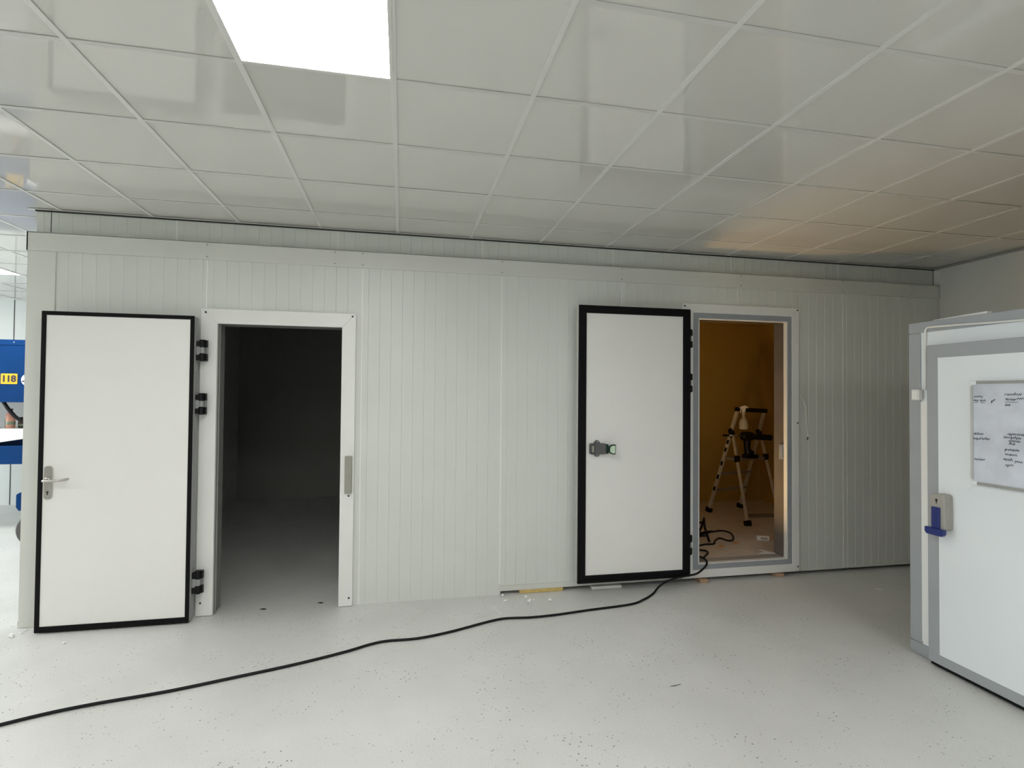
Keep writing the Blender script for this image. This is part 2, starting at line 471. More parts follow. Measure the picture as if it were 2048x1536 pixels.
tr = MB().box(XR-.014, XR-.001, YF+.1, .045, H-.018, H-.0045).build('trim_3', M['edgegrey'])
tag(tr, 'dark edge line where ceiling meets the grey side wall', 'trim', kind='structure')

# ---- cold room shells behind the front
def shell(name, label, parts, material):
    o = MB()
    for p in parts: o.box(*p)
    return tag(o.build(name, material), label, 'wall', kind='structure')
shell('wall_box_side', 'side panel of the first cold room around the corner', [(-1.34, -1.24, .101, YB-.004, 0, 2.79)], M['panel'])
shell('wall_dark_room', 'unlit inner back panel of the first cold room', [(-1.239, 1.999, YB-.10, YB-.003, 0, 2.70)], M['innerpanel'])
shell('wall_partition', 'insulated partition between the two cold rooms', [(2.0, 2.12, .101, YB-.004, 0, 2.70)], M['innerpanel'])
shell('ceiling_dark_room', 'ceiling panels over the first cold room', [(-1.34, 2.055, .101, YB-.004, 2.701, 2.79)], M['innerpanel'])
Y2 = 2.62
F2 = .14
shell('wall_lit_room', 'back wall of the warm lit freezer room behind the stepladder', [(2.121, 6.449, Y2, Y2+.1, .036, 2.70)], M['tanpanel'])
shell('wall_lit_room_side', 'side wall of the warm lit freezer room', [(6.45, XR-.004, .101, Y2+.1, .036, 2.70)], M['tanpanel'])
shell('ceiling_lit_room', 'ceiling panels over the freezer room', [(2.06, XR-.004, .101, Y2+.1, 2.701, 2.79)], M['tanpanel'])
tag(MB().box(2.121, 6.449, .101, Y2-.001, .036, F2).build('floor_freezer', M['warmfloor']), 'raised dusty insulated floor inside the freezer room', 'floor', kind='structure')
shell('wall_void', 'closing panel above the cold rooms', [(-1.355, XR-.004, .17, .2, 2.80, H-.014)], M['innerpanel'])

# ------------------------------------------------------------------ doors
def screw(x, z, y, parent):
    MB().lathe([(.0075, 0), (.0075, .002), (.004, .003)], (x, y-.003, z), 'y', 12).build('screw', M['screw'], parent)

def hinge(x, yc, z0, z1, parent, dx):
    """black twin-barrel hinge with grey leaf; x = barrel axis, door lies on the -x side"""
    h = MB().box(x-dx, x+.028, yc+.022, yc+.034, z0-.004, z1+.0).build('hinge', M['hinge'], parent, bevel=.004)
    d = z1-z0
    MB().lathe([(.017, z0+d*.34), (.017, z0+d*.66)], (x, yc, 0), 'z', 14).box(x-dx, x, yc-.012, yc+.012, z0+d*.24, z0+d*.74).build('hinge_leaf', M['hinge'], h)
    for (a, b) in ((.0, .36), (.64, 1.0)):
        MB().lathe([(.018, z0+d*a), (.022, z0+d*a+.006), (.022, z0+d*b-.006), (.018, z0+d*b)], (x, yc, 0), 'z', 16) \
            .box(x-.002, x+.030, yc, yc+.026, z0+d*a+.003, z0+d*b-.003).box(x-dx+.004, x-.012, yc-.02, yc+.012, z0+d*a+.006, z0+d*b-.012).build('hinge_barrel', M['black'], h)

# ---- door one: white leaf folded back flat against the wall, opening dark
d1 = thing('door_1', (-.2, 0, 0), 'open white door with thin black gasket and steel lever, beside the dark doorway', 'door', kind='structure')
fr = MB().ring('y', -.030, -.0012, (-.229, .888, .004, 2.291), (-.113, .783, .004, 2.180)).build('door_frame', M['framewhite'], d1, bevel=.003)
for (sx, sz) in ((-.195, 2.262), (.862, 2.268), (.862, .067), (-.196, .10)): screw(sx, sz, -.030, fr)
MB().box(-.117, -.1125, -.002, .15, .004, 2.182).box(.7825, .787, -.002, .15, .004, 2.182).box(-.113, .783, -.002, .15, 2.1795, 2.184).build('jamb', M['jamb'], d1)
MB().box(-.1124, -.106, .02, .034, .004, 2.179).build('jamb_bead', M['edgegrey'], d1)
st = MB().box(.820, .874, -.062, -.0302, .885, 1.172).build('striker', M['striker'], d1, bevel=.004)
MB().box(.826, .868, -.036, -.0302, .838, .884).build('striker_tab', M['framewhite'], st)
screw(.850, .862, -.036, st)
LX0, LX1, LZ0, LZ1, LY = -1.192, -.232, .008, 2.217, -.140
leaf = MB().box(LX0+.004, LX1-.0, LY+.006, -.062, LZ0+.004, LZ1-.004).build('door_leaf', M['edgegrey'], d1, bevel=.002)
MB().box(LX0+.026, LX1-.024, LY+.001, LY+.0058, LZ0+.036, LZ1-.026).build('door_skin', M['doorwhite'], leaf)
MB().ring('y', LY-.006, LY+.012, (LX0, LX1-.001, LZ0, LZ1), (LX0+.029, LX1-.027, LZ0+.040, LZ1-.028)).build('gasket', M['gasket'], leaf, bevel=.004)
MB().box(LX1, LX1+.004, LY+.02, -.066, LZ0+.01, LZ1-.01).build('edge_strip', M['hinge'], leaf)
pl = MB().prism(rrect(-1.152, -1.104, .918, 1.147, .020), 'y', LY-.010, LY+.0008).build('handle_plate', M['steel'], leaf, bevel=.002)
lev = spline([(-1.128, LY-.012, 1.052), (-1.129, LY-.050, 1.052), (-1.118, LY-.062, 1.052), (-1.06, LY-.064, 1.052), (-1.01, LY-.062, 1.056), (-.998, LY-.050, 1.058), (-.997, LY-.030, 1.058)], 6)
MB().tube(lev, .0095, 12).lathe([(.019, LY-.018), (.019, LY-.008)], (-1.128, 0, 1.052), 'y', 18).build('door_lever', M['steel'], leaf, smooth=True)
MB().lathe([(.007, LY-.0115), (.007, LY-.0095)], (-1.128, 0, .968), 'y', 14).box(-1.131, -1.125, LY-.0115, LY-.0095, .948, .966).build('keyhole', M['screw'], leaf)
for (a, b) in ((1.892, 2.048), (1.500, 1.656), (.196, .362)): hinge(-.190, -.098, a, b, d1, .040)

# ---- door two: thick freezer leaf with wide black gasket
d2 = thing('door_2', (3.8, 0, .036), 'open white freezer door with wide black gasket and grey release handle', 'door', kind='structure')
fr = MB().ring('y', -.030, -.0012, (3.703, 4.897, .040, 2.496), (3.808, 4.820, .112, 2.415)).build('door_frame', M['framewhite'], d2, bevel=.003)
for (sx, sz) in ((3.722, 2.472), (4.880, 2.476), (4.880, 1.42), (4.880, .085)): screw(sx, sz, -.030, fr)
MB().ring('y', -.027, -.0012, (3.808, 4.820, .112, 2.415), (3.866, 4.766, .166, 2.360)).build('heater_strip', M['greygasket'], d2)
MB().ring('y', -.031, .012, (3.860, 4.772, .160, 2.366), (3.868, 4.764, .168, 2.358)).build('frame_bead', M['framewhite'], d2)
MB().box(3.855, 3.862, .0, .15, .165, 2.364).build('jamb', M['jambfoil'], d2)
MB().box(4.768, 4.776, .0, .15, .165, 2.364).build('jamb', M['jambfoil'], d2)
MB().box(3.862, 4.768, .0, .15, 2.364, 2.372).build('jamb', M['jambfoil'], d2)
MB().box(3.862, 4.768, -.0, .11, F2-.01, .166).build('threshold', M['edgegrey'], d2)
rl = MB().lathe([(.016, 0), (.016, .11)], (4.752, .035, 1.09), 'z', 14).box(4.745, 4.768, .015, .055, 1.075, 1.215).build('striker', M['hinge'], d2, bevel=.003)
LX0, LX1, LZ0, LZ1, LY = 2.692, 3.715, .098, 2.421, -.140
leaf = MB().box(LX0-.002, LX1-.002, LY+.010, -.058, LZ0+.012, LZ1-.006).build('door_leaf', M['alu'], d2, bevel=.003)
MB().box(LX0+.060, LX1-.062, LY+.003, LY+.0098, LZ0+.055, LZ1-.06).build('door_skin', M['doorwhite'], leaf)
MB().ring('y', LY-.010, LY+.020, (LX0, LX1, LZ0, LZ1), (LX0+.068, LX1-.070, LZ0+.064, LZ1-.066)).build('gasket', M['gasket'], leaf, bevel=.006)
MB().ring('y', LY-.015, LY-.010, (LX0+.012, LX1-.012, LZ0+.012, LZ1-.012), (LX0+.026, LX1-.026, LZ0+.026, LZ1-.026)).build('gasket_lip', M['gasket'], leaf, bevel=.002)
# release handle
HX, HZ = 2.853, 1.219
hb = MB().prism(rrect(2.787, 2.928, 1.172, 1.262, .014), 'y', LY-.042, LY+.003).build('release_handle', M['latchgrey'], leaf, bevel=.006)
for s in (1, -1):
    MB().prism([(HX-.026, HZ+s*.042), (HX+.026, HZ+s*.042), (HX+.018, HZ+s*.062), (HX, HZ+s*.071), (HX-.018, HZ+s*.062)], 'y', LY-.018, LY+.003).build('handle_lug', M['latchgrey'], hb, bevel=.003)
    MB().lathe([(.008, LY-.022), (.008, LY-.016)], (HX, 0, HZ+s*.056), 'y', 12).build('lug_screw', M['hinge'], hb)
MB().ring('y', LY-.046, LY-.041, (2.789, 2.824, 1.182, 1.252), (2.795, 2.818, 1.190, 1.244)).build('handle_window', M['screw'], hb)
MB().box(2.795, 2.818, LY-.0435, LY-.041, 1.190, 1.244).build('window_pane', M['striker'], hb)
kp = [(2.936, 1.180+.016), (2.950, 1.180), (2.985, 1.170), (2.995, 1.176), (2.997, 1.250), (2.988, 1.258), (2.955, 1.252), (2.938, 1.238)]
MB().prism(kp, 'y', LY-.075, LY-.050).build('knob_rim', M['dgreen'], hb, bevel=.003)
kc = (2.968, 1.215)
MB().prism([((p[0]-kc[0])*.72+kc[0], (p[1]-kc[1])*.76+kc[1]) for p in kp], 'y', LY-.079, LY-.074).build('knob_face', M['lgreen'], hb)
MB().lathe([(.012, LY-.052), (.012, LY-.002)], (2.960, 0, 1.215), 'y', 12).box(2.926, 2.94, LY-.052, LY-.02, 1.178, 1.256).build('knob_stem', M['dgreen'], hb)
for (a, b) in ((2.089, 2.251), (1.697, 1.861), (.276, .446)): hinge(3.728, -.105, a, b, d2, .012)

# loose wire by the freezer frame
wz = spline([(4.925, -.012, 1.668), (4.945, -.016, 1.645), (4.972, -.018, 1.585), (4.984, -.015, 1.52), (4.986, -.013, 1.46), (4.992, -.013, 1.40), (5.000, -.014, 1.32), (5.003, -.016, 1.285)], 6)
wt = thing('loose_wire', (4.98, 0, 1.28), 'thin white wire dangling on the ribbed wall beside the freezer frame', 'wire')
MB().tube(wz, .0045, 8).build('wire_sheath', M['wire'], wt, smooth=True)
MB().tube([(5.003, -.016, 1.285), (4.995, -.018, 1.262)], .005, 8).build('wire_tip', M['screw'], wt, smooth=True)

# ------------------------------------------------------------------ bits under and in front of the raised box
def block(name, x0, x1, y0, y1, z1, m, label, cat, group=None):
    mb = MB().prism([(x0, y0), (x1, y0-.004), (x1, y1), (x0+.006, y1)], 'z', .001, z1)
    return tag(mb.build(name, m, bevel=.002), label, cat, group)
block('foam_strip', 2.232, 2.610, -.004, .085, .031, M['foam'], 'yellow insulation foam strip wedged under the raised ribbed panel', 'foam strip')
block('wood_shim', 3.865, 3.945, -.052, .07, .031, M['wood'], 'pale pine shim under the freezer frame near the hinge side', 'wood block')
block('wood_shim', 4.645, 4.735, -.028, .07, .031, M['wood'], 'pale pine shim under the freezer frame below the striker side', 'wood block')
block('wood_shim', 2.86, 3.13, -.028, .05, .024, M['paper'], 'flat whitish shim on the floor beneath the freezer door leaf', 'shim')

def crumb(x, y, s, label, group):
    mb = MB(); n = 7
    rnd = random.Random(int(x*1000)+int(y*977))
    prof = []
    mb.lathe([(s*.5, 0), (s, s*.5), (s*.8, s*1.1), (s*.3, s*1.4)], (x, y, .0005), 'z', n)
    mb.v = [(a + rnd.uniform(-.25,.25)*s, b_ + rnd.uniform(-.25,.25)*s, max(.0005, c + rnd.uniform(-.1,.1)*s)) for (a, b_, c) in mb.v]
    tag(mb.build('foam_crumb', M['crumb']), label, 'crumb', group)
for (x, y, s) in ((2.083,-.03,.012),(2.089,-.15,.012),(2.075,-.145,.007),(2.266,-.097,.012),(2.286,-.154,.009),(2.269,-.194,.013),(2.312,-.17,.009),(2.44,-.204,.014),(1.969,-.281,.008),(2.001,-.364,.006),(1.98,-.33,.005)):
    crumb(x, y, s, 'white polystyrene crumb on the floor before the yellow foam strip', 'polystyrene crumbs by the yellow foam strip')
for (x, y, s) in ((-1.317,-.155,.016),(-1.30,-.17,.009),(-.908,-.335,.010),(-1.40,.06,.012),(-1.287,-.067,.009),(-1.282,-.116,.008),(-1.42,.03,.007)):
    crumb(x, y, s, 'white polystyrene crumb on the floor by the bottom of the open door', 'polystyrene crumbs by the open door')
tag(MB().prism([(5.300,-.452),(5.318,-.475),(5.340,-.487),(5.346,-.470),(5.325,-.452)], 'z', .001, .006).build('paper_scrap', M['paper']), 'tiny white paper scrap on the shaded floor by the grey cabinet', 'scrap')
tag(MB().prism([(2.774,-1.554),(2.80,-1.556),(2.847,-1.546),(2.82,-1.549)], 'z', .001, .003).build('dark_splinter', M['screw']), 'small dark splinter lying on the open floor', 'splinter')
tag(MB().prism([(.20,.035),(.235,.02),(.25,.03),(.225,.045)], 'z', .001, .004).build('dark_flake', M['screw']), 'dark flake on the threshold of the dark doorway, nearer the hinges', 'flake')
tag(MB().prism([(.615,.085),(.645,.07),(.66,.085),(.63,.095)], 'z', .001, .004).build('dark_flake', M['screw']), 'dark flake on the threshold of the dark doorway, nearer the striker', 'flake')

# ------------------------------------------------------------------ extension cord
R_ = .0085
cf = [(-1.9,-1.75),(-1.3,-1.52),(-.776,-1.314),(-.681,-1.269),(-.504,-1.201),(-.303,-1.149),(-.012,-1.097),(.294,-1.012),(.63,-.912),(.912,-.804),(1.063,-.728),(1.174,-.698),(1.372,-.697),(1.597,-.638),(1.879,-.524),(2.016,-.488),(2.202,-.504),(2.398,-.494),(2.69,-.453),(3.04,-.408),(3.19,-.335),(3.32,-.235)]
pts = [(x, y, R_+.0005) for (x, y) in cf]
pts += [(3.39,-.19,.040),(3.45,-.178,.072),(3.54,-.172,.100),(3.66,-.168,.116),(3.787,-.115,.108),(3.872,-.075,.128),(3.925,-.05,.155),(3.944,-.03,.180),(3.947,.02,.193),(3.945,.09,.190),(3.99,.14,F2+.025),(4.05,.19,F2+.009),(4.11,.25,F2+.009),(4.165,.31,F2+.009),(4.182,.38,F2+.009),(4.13,.42,F2+.009),(4.12,.47,F2+.009),(4.20,.54,F2+.009),(4.30,.585,F2+.009),(4.40,.585,F2+.009),(4.477,.683,F2+.009),(4.59,.775,F2+.009),(4.615,.68,F2+.009),(4.673,.675,F2+.009),(4.770,.80,F2+.009),(4.835,.96,F2+.009),(4.800,1.055,F2+.009),(4.661,1.030,F2+.009),(4.56,.985,F2+.012)]
cd = thing('extension_cord', (1.2,-.7,0), 'black extension cord snaking across the floor and over the freezer sill', 'cord')
MB().tube(spline(pts, 6), R_, 10).build('cord_sheath', M['cord'], cd, smooth=True)
MB().tube([(4.66,1.028,F2+.016),(4.58,.99,F2+.018),(4.48,.945,F2+.018),(4.42,.92,F2+.018)], .016, 12, rs=[.010,.016,.018,.018]).build('cord_socket', M['black'], cd, smooth=True)

# ------------------------------------------------------------------ inside the freezer room
reel = thing('cable_reel', (4.17,.70,F2), 'black cable reel with tubular stand at the end of the cord', 'cable reel')
lx, ly = 4.17, .70
for sx_ in (.19, -.19):
    MB().tube([(lx+sx_+.02,ly-.07,F2+.014),(lx+sx_+.005,ly-.01,F2+.15),(lx+sx_,ly,F2+.245),(lx+sx_-.004,ly+.03,F2+.16),(lx+sx_-.01,ly+.13,F2+.014)], .012, 10).build('stand_leg', M['black'], reel, smooth=True)
MB().tube([(lx-.19,ly+.01,F2+.20),(lx+.19,ly+.01,F2+.20)], .012, 10).build('stand_bar', M['black'], reel)
MB().tube([(lx-.19,ly-.045,F2+.075),(lx+.19,ly-.045,F2+.075)], .010, 10).build('stand_bar', M['black'], reel)
for xa in (-.09, .05):
    MB().lathe([(.04,xa),(.095,xa),(.098,xa+.006),(.095,xa+.012),(.04,xa+.012)], (lx-.05,ly+.01,F2+.115), 'x', 28).build('drum_flange', M['black'], reel)
MB().lathe([(.06,-.078),(.06,.05)], (lx-.05,ly+.01,F2+.115), 'x', 22).build('drum_winding', M['cord'], reel)
lamp = thing('work_lamp', (3.97,.30,F2), 'warm flood lamp facing up on the freezer floor behind the door frame', 'lamp')
hx, hy, hz = 3.930, .31, F2+.07
MB().ring('z', hz, hz+.06, (hx-.095, hx+.095, hy-.08, hy+.08), (hx-.080, hx+.080, hy-.066, hy+.066)).box(hx-.095, hx+.095, hy-.08, hy+.08, hz-.012, hz).build('lamp_housing', M['black'], lamp)
MB().box(hx-.079, hx+.079, hy-.065, hy+.065, hz+.036, hz+.042).build('lamp_glass', M['bulb'], lamp)
for k in (-.102, .102):
    MB().tube([(hx+k,hy,hz+.02),(hx+k,hy,F2+.009),(hx+k,hy+.10,F2+.009)], .007, 8).build('lamp_bracket', M['black'], lamp)
# stepladder with handrail frame
lad = thing('stepladder', (5.5,1.7,F2), 'aluminium stepladder with black feet and top bar in the warm lit room', 'ladder')
AL0, AR0 = Vector((5.225,2.00,F2+.03)), Vector((5.80,2.17,F2+.03))
AL1, AR1 = Vector((5.385,1.62,1.50)), Vector((5.865,1.755,1.475))
BL0, BR0 = Vector((5.252,1.235,F2+.03)), Vector((5.815,1.40,F2+.03))
def onA(L, z):
    a, b = (AL0, AL1) if L else (AR0, AR1)
    return a + (b-a)*((z-a.z)/(b.z-a.z))
HL, HR = onA(True, 1.20), onA(False, 1.18)
side = (AR0-AL0).normalized()
def rail(p, q, w, d, m='ladder', name='rail'): return MB().bar(p, q, w, d, side).build(name, M[m], lad)
rail(AL0, AL1, .022, .044); rail(AR0, AR1, .022, .044)
HLb = HL + Vector((0,-.035,0)); HRb = HR + Vector((0,-.035,0))
rail(BL0, HLb, .020, .030); rail(BR0, HRb, .020, .030)
for (p, q) in ((AL0, AL1), (BL0, HLb), (AR0, AR1), (BR0, HRb)):
    d = (q-p).normalized()
    MB().bar(p - d*.034, p + d*.030, .045, .085, side).build('foot', M['black'], lad, bevel=.006)
for z in (1.08, .98, .80, .62, .46):      # black slots down the near rail
    p = onA(True, z); d = (AL1-AL0).normalized()
    MB().bar(p-d*.028, p+d*.028, .0275, .030, side).build('rail_slot', M['black'], lad)
for z in (.44, .66):
    a, b = onA(True, z), onA(False, z)
    MB().bar(a, b, .018, .075, (0,0,1)).build('step', M['step'], lad)
a, b = onA(True, .88), onA(False, .88)
c_, d_ = BL0 + (HLb-BL0)*((.88-BL0.z)/(HLb.z-BL0.z)), BR0 + (HRb-BR0)*((.88-BR0.z)/(HRb.z-BR0.z))
plat = MB()
n = len(plat.v)
for p in (a, b, d_, c_):
    plat.v.append((p.x, p.y, .858))
for p in (a, b, d_, c_):
    plat.v.append((p.x, p.y, .888))
plat.f += [(0,1,2,3),(4,5,6,7),(0,1,5,4),(1,2,6,5),(2,3,7,6),(3,0,4,7)]
plat.build('platform', M['step'], lad)
for p in (c_, d_):
    MB().bar(p+Vector((0,0,-.03)), p+Vector((0,0,.05)), .05, .05, side).build('platform_bracket', M['black'], lad, bevel=.006)
MB().bar(AL1 - side*.015, AR1 + side*.02, .055, .075, (0,0,1)).build('top_bar', M['black'], lad, bevel=.01)
for p in (HL, HR):
    MB().bar(p + Vector((0,.02,.05)), p + Vector((0,-.05,-.055)), .04, .07, side).build('hinge_bracket', M['black'], lad, bevel=.012)

# cordless caulking gun standing on the platform
cg = thing('caulking_gun', (5.45,1.50,.888), 'black cordless caulking gun standing on the stepladder platform', 'caulking gun')
gy = 1.52
gd = Vector((.985,.17,0)).normalized()
G = Vector((5.43, gy, 1.165))
def gp(t, dz=0): return G + gd*t + Vector((0,0,dz))
MB().tube([gp(-.36,.022), gp(-.265,.019)], .012, 10).build('rod_tip', M['black'], cg, smooth=True)
MB().tube([gp(-.265,.019), gp(-.06,.012)], .010, 10).build('piston_rod', M['alu'], cg, smooth=True)
MB().tube([gp(-.07,.012), gp(-.05,.010), gp(.03,.004), gp(.10,0), gp(.13,-.006)], .04, 14, rs=[.026,.052,.058,.052,.038]).build('motor_housing', M['black'], cg, smooth=True)
MB().tube([gp(.10,-.004), gp(.12,-.005), gp(.385,-.020), gp(.40,-.022)], .026, 14, rs=[.030,.036,.036,.041]).build('cartridge_holder', M['black'], cg, smooth=True)
MB().tube([gp(.40,-.022), gp(.425,-.023), gp(.47,-.025)], .01, 10, rs=[.016,.010,.005]).build('nozzle', M['spraybody'], cg, smooth=True)
MB().tube([gp(.015,-.02), gp(.025,-.08), gp(.020,-.14), gp(.035,-.185), gp(.06,-.215)], .02, 14, rs=[.048,.042,.036,.045,.062]).build('grip', M['black'], cg, smooth=True)
MB().bar(gp(-.02,-.240), gp(.165,-.250), .052, .085, (0,0,1)).build('battery', M['black'], cg, bevel=.010)
MB().tube([gp(.05,-.05), gp(.062,-.075), gp(.055,-.10)], .007, 8).build('trigger', M['hinge'], cg, smooth=True)

# trigger spray bottle hooked on the top of the ladder
sx, sy, sz = 5.410, 1.535, 1.255
sp = thing('spray_bottle', (sx, sy, sz), 'white trigger spray bottle hooked over the top of the stepladder', 'spray bottle')
MB().lathe([(.040,sz),(.052,sz+.008),(.052,sz+.080),(.047,sz+.105),(.022,sz+.140),(.017,sz+.175)], (sx,sy,0), 'z', 20).build('bottle_body', M['spraybody'], sp, smooth=True)
MB().lathe([(.020,sz+.170),(.020,sz+.205),(.017,sz+.215)], (sx,sy,0), 'z', 16).build('collar', M['spraybody'], sp)
MB().prism([(sx-.055,sz+.262),(sx-.040,sz+.285),(sx+.02,sz+.296),(sx+.062,sz+.272),(sx+.06,sz+.262),(sx+.022,sz+.262),(sx+.018,sz+.214),(sx-.018,sz+.214),(sx-.022,sz+.252)], 'y', sy-.014, sy+.014).build('spray_head', M['crumb'], sp, bevel=.004)
MB().tube([(sx-.028,sy,sz+.258),(sx-.045,sy,sz+.232),(sx-.042,sy,sz+.205)], .006, 8).build('trigger', M['crumb'], sp, smooth=True)

# things lying on the freezer floor
bx = thing('small_carton', (5.0,.66,F2), 'small white printed carton lying on the freezer floor', 'carton')
MB().bar((4.965,.675,F2+.024), (5.075,.635,F2+.024), .044, .05, (0,0,1)).build('carton_box', M['paper'], bx, bevel=.002)
MB().bar((4.985,.640,F2+.024), (5.050,.6155,F2+.024), .018, .0015, (0,0,1)).build('carton_print', M['boardframe'], bx)
tag(MB().prism([(4.60,.14),(4.72,.115),(4.762,.12),(4.765,.16),(4.73,.20),(4.70,.26),(4.67,.25),(4.68,.18),(4.61,.16)], 'z', F2+.0265, F2+.030).build('plaster_dust_patch', M['paper']), 'scattered white plaster dust inside the freezer threshold', 'dust')
tag(MB().lathe([(.014,F2+.001),(.016,F2+.008),(.010,F2+.02)], (5.16,.70,0), 'z', 12).build('screw_cap', M['wood']), 'tiny brown cap on the freezer floor beside the carton', 'cap')
for k, (x, y, lab) in enumerate(((4.42,.50,'orange plastic wedge on the freezer floor nearest the cord coil'), (4.66,.60,'orange plastic wedge on the freezer floor inside the cord loop'))):
    tag(MB().prism([(x-.025,y-.01),(x+.03,y-.015),(x+.028,y+.012),(x-.02,y+.014)], 'z', F2+.001, F2+.010).build('plastic_wedge', M['orange'], bevel=.002), lab, 'wedge')
pb = thing('plank', (5.6,1.95,F2), 'dark plank lying by the back of the freezer floor', 'plank')
MB().bar((5.55,1.66,F2+.012), (6.2,1.60,F2+.012), .022, .11, (0,0,1)).build('plank_board', M['step'], pb)

# ------------------------------------------------------------------ grey cold cabinet
cab = thing('cold_cabinet', (5.5,-3.0,0), 'large grey framed white walk-in cabinet standing on the hall floor', 'cabinet')
CX, CY0, CY1, CZ = 4.55, -5.2, -1.452, 2.157
M['cabside'] = mat('bounce_damping_cabinet_side', (.17, .175, .18), .5, var=.04, vscale=4)  # unseen cabinet side, darkened to cut bounce light in the wall corner
MB().box(CX+.012, 6.35, CY0, CY1-.004, .004, CZ-.004).build('cabinet_body', M['cabside'], cab)
MB().box(CX+.004, CX+.0115, CY0+.004, CY1-.006, .02, 2.088).build('front_fascia', M['cabwhite'], cab)
MB().box(CX-.004, CX+.09, CY1-.083, CY1, .084, 2.086).build('corner_post', M['cabgrey'], cab, bevel=.006)
MB().box(CX-.004, CX+.09, CY0, CY1, 2.0885, CZ).build('top_rail', M['cabgrey'], cab, bevel=.006)
MB().box(CX+.09, 6.35, CY1-.083, CY1, 2.0885, CZ).build('top_rail', M['cabgrey'], cab, bevel=.006)
MB().prism([(CX+.002, .002), (CX+.10, .002), (CX+.10, .0825), (CX-.006, .0825), (CX-.006, .03)], 'y', CY0, CY1).build('base_rail', M['cabgrey'], cab, bevel=.004)
MB().box(CX-.0035, CX+.0035, -1.587, CY1-.0835, .10, 1.64).build('cable_duct', M['framewhite'], cab)
dr = MB().box(4.496, CX+.0035, -3.05, -1.620, .030, 1.996).build('cabinet_door', M['cabgrey'], cab, bevel=.003)
MB().box(4.4935, 4.4965, -2.972, -1.694, .092, 1.914).build('door_panel', M['cabwhite'], dr)
MB().box(4.505, 4.53, -3.04, -1.63, .012, .0295).build('gap_shadow_strip', M['gasket'], dr)  # black strip standing in for the shadow gap under the door
lk = MB().prism([(-1.690,.872),(-1.690,1.066),(-1.700,1.078),(-1.735,1.086),(-1.770,1.084),(-1.782,1.074),(-1.784,.880),(-1.776,.872)], 'x', 4.428, 4.4935).build('lock_housing', M['lockbeige'], dr, bevel=.008)
MB().box(4.418, 4.4285, -1.760, -1.708, .868, 1.006).prism([(-1.692,.838),(-1.784,.838),(-1.796,.852),(-1.796,.880),(-1.680,.880),(-1.680,.852)], 'x', 4.400, 4.4283).build('lock_lever', M['lockblue'], lk, bevel=.004)
MB().lathe([(.008, 4.4262), (.008, 4.4275)], (0,-1.735,1.048), 'x', 12).box(4.4262, 4.4275, -1.738, -1.732, 1.028, 1.046).build('lock_keyhole', M['screw'], lk)
sw = MB().box(4.512, CX-.004, -1.552, -1.500, 1.650, 1.720).build('light_switch', M['switch'], cab, bevel=.005)
MB().box(4.507, 4.513, -1.546, -1.506, 1.660, 1.712).build('switch_rocker', M['switch'], sw, bevel=.003)
MB().tube(spline([(CX-.008,-1.566,1.716), (CX-.008,-1.572,1.80), (CX-.008,-1.572,1.98), (CX-.009,-1.572,2.075), (CX-.010,-1.582,2.105), (CX-.010,-1.61,2.116), (CX-.010,-1.80,2.108), (CX-.010,-2.13,2.092), (CX-.010,-2.6,2.09), (CX-.010,-3.2,2.09)], 8), .006, 8).build('switch_cable', M['switch'], cab, smooth=True)
rs = MB().prism([(4.62,-1.56),(4.66,-1.56),(4.60,-1.93),(4.56,-1.93)], 'z', CZ+.001, CZ+.014).build('cover_strip', M['crumb'])
tag(rs, 'loose white plastic strip lying on top of the grey cabinet', 'strip')

# whiteboard hung on the cabinet door
wbd = thing('whiteboard', (4.48,-2.35,1.168), 'smudged whiteboard with handwritten notes hung on the cabinet door', 'whiteboard')
WY0, WY1, WZ0, WZ1 = -2.80, -1.903, 1.172, 1.764
MB().box(4.477, 4.4925, WY0+.004, WY1-.004, WZ0+.004, WZ1-.004).build('board_surface', M['board'], wbd)
fx0, fx1 = 4.470, 4.4925
MB().box(fx0, fx1, WY0+.03, WY1-.03, WZ1-.016, WZ1).build('board_edge', M['boardframe'], wbd)
MB().box(fx0, fx1, WY0+.03, WY1-.03, WZ0, WZ0+.016).build('board_edge', M['boardframe'], wbd)
MB().box(fx0, fx1, WY1-.013, WY1, WZ0+.03, WZ1-.03).build('board_edge', M['alu'], wbd)
MB().box(fx0, fx1, WY0, WY0+.013, WZ0+.03, WZ1-.03).build('board_edge', M['alu'], wbd)
for (yy, sy_) in ((WY1, -1), (WY0, 1)):
    for (zz, sz_) in ((WZ1, -1), (WZ0, 1)):
        a, b = sorted((yy-sy_*.002, yy+sy_*.034)); c, d = sorted((zz-sz_*.002, zz+sz_*.022))
        MB().box(fx0-.002, fx1, a, b, c, d).build('board_corner', M['cornerplastic'], wbd, bevel=.003)
notes = [(-1.922,1.675,-1.965,1.677),(-1.919,1.653,-1.943,1.653),(-1.952,1.654,-1.981,1.653),(-2.01,1.642,-2.032,1.66),(-2.081,1.687,-2.161,1.688),(-2.083,1.662,-2.134,1.66),(-2.141,1.667,-2.172,1.666),(-2.083,1.63,-2.106,1.63),(-1.918,1.462,-1.968,1.463),(-1.915,1.434,-2.002,1.437),(-2.094,1.473,-2.185,1.473),(-2.073,1.454,-2.159,1.453),(-2.098,1.437,-2.155,1.436),(-2.098,1.422,-2.13,1.42),(-2.076,1.387,-2.15,1.388),(-2.08,1.362,-2.136,1.361),(-2.07,1.334,-2.115,1.333),(-2.126,1.328,-2.162,1.327),(-2.08,1.302,-2.119,1.307),(-1.919,1.317,-1.976,1.319)]
unders = [(-1.919,1.641,-1.942,1.642),(-1.956,1.64,-1.979,1.64),(-2.081,1.646,-2.144,1.647)]
rnd = random.Random(5)
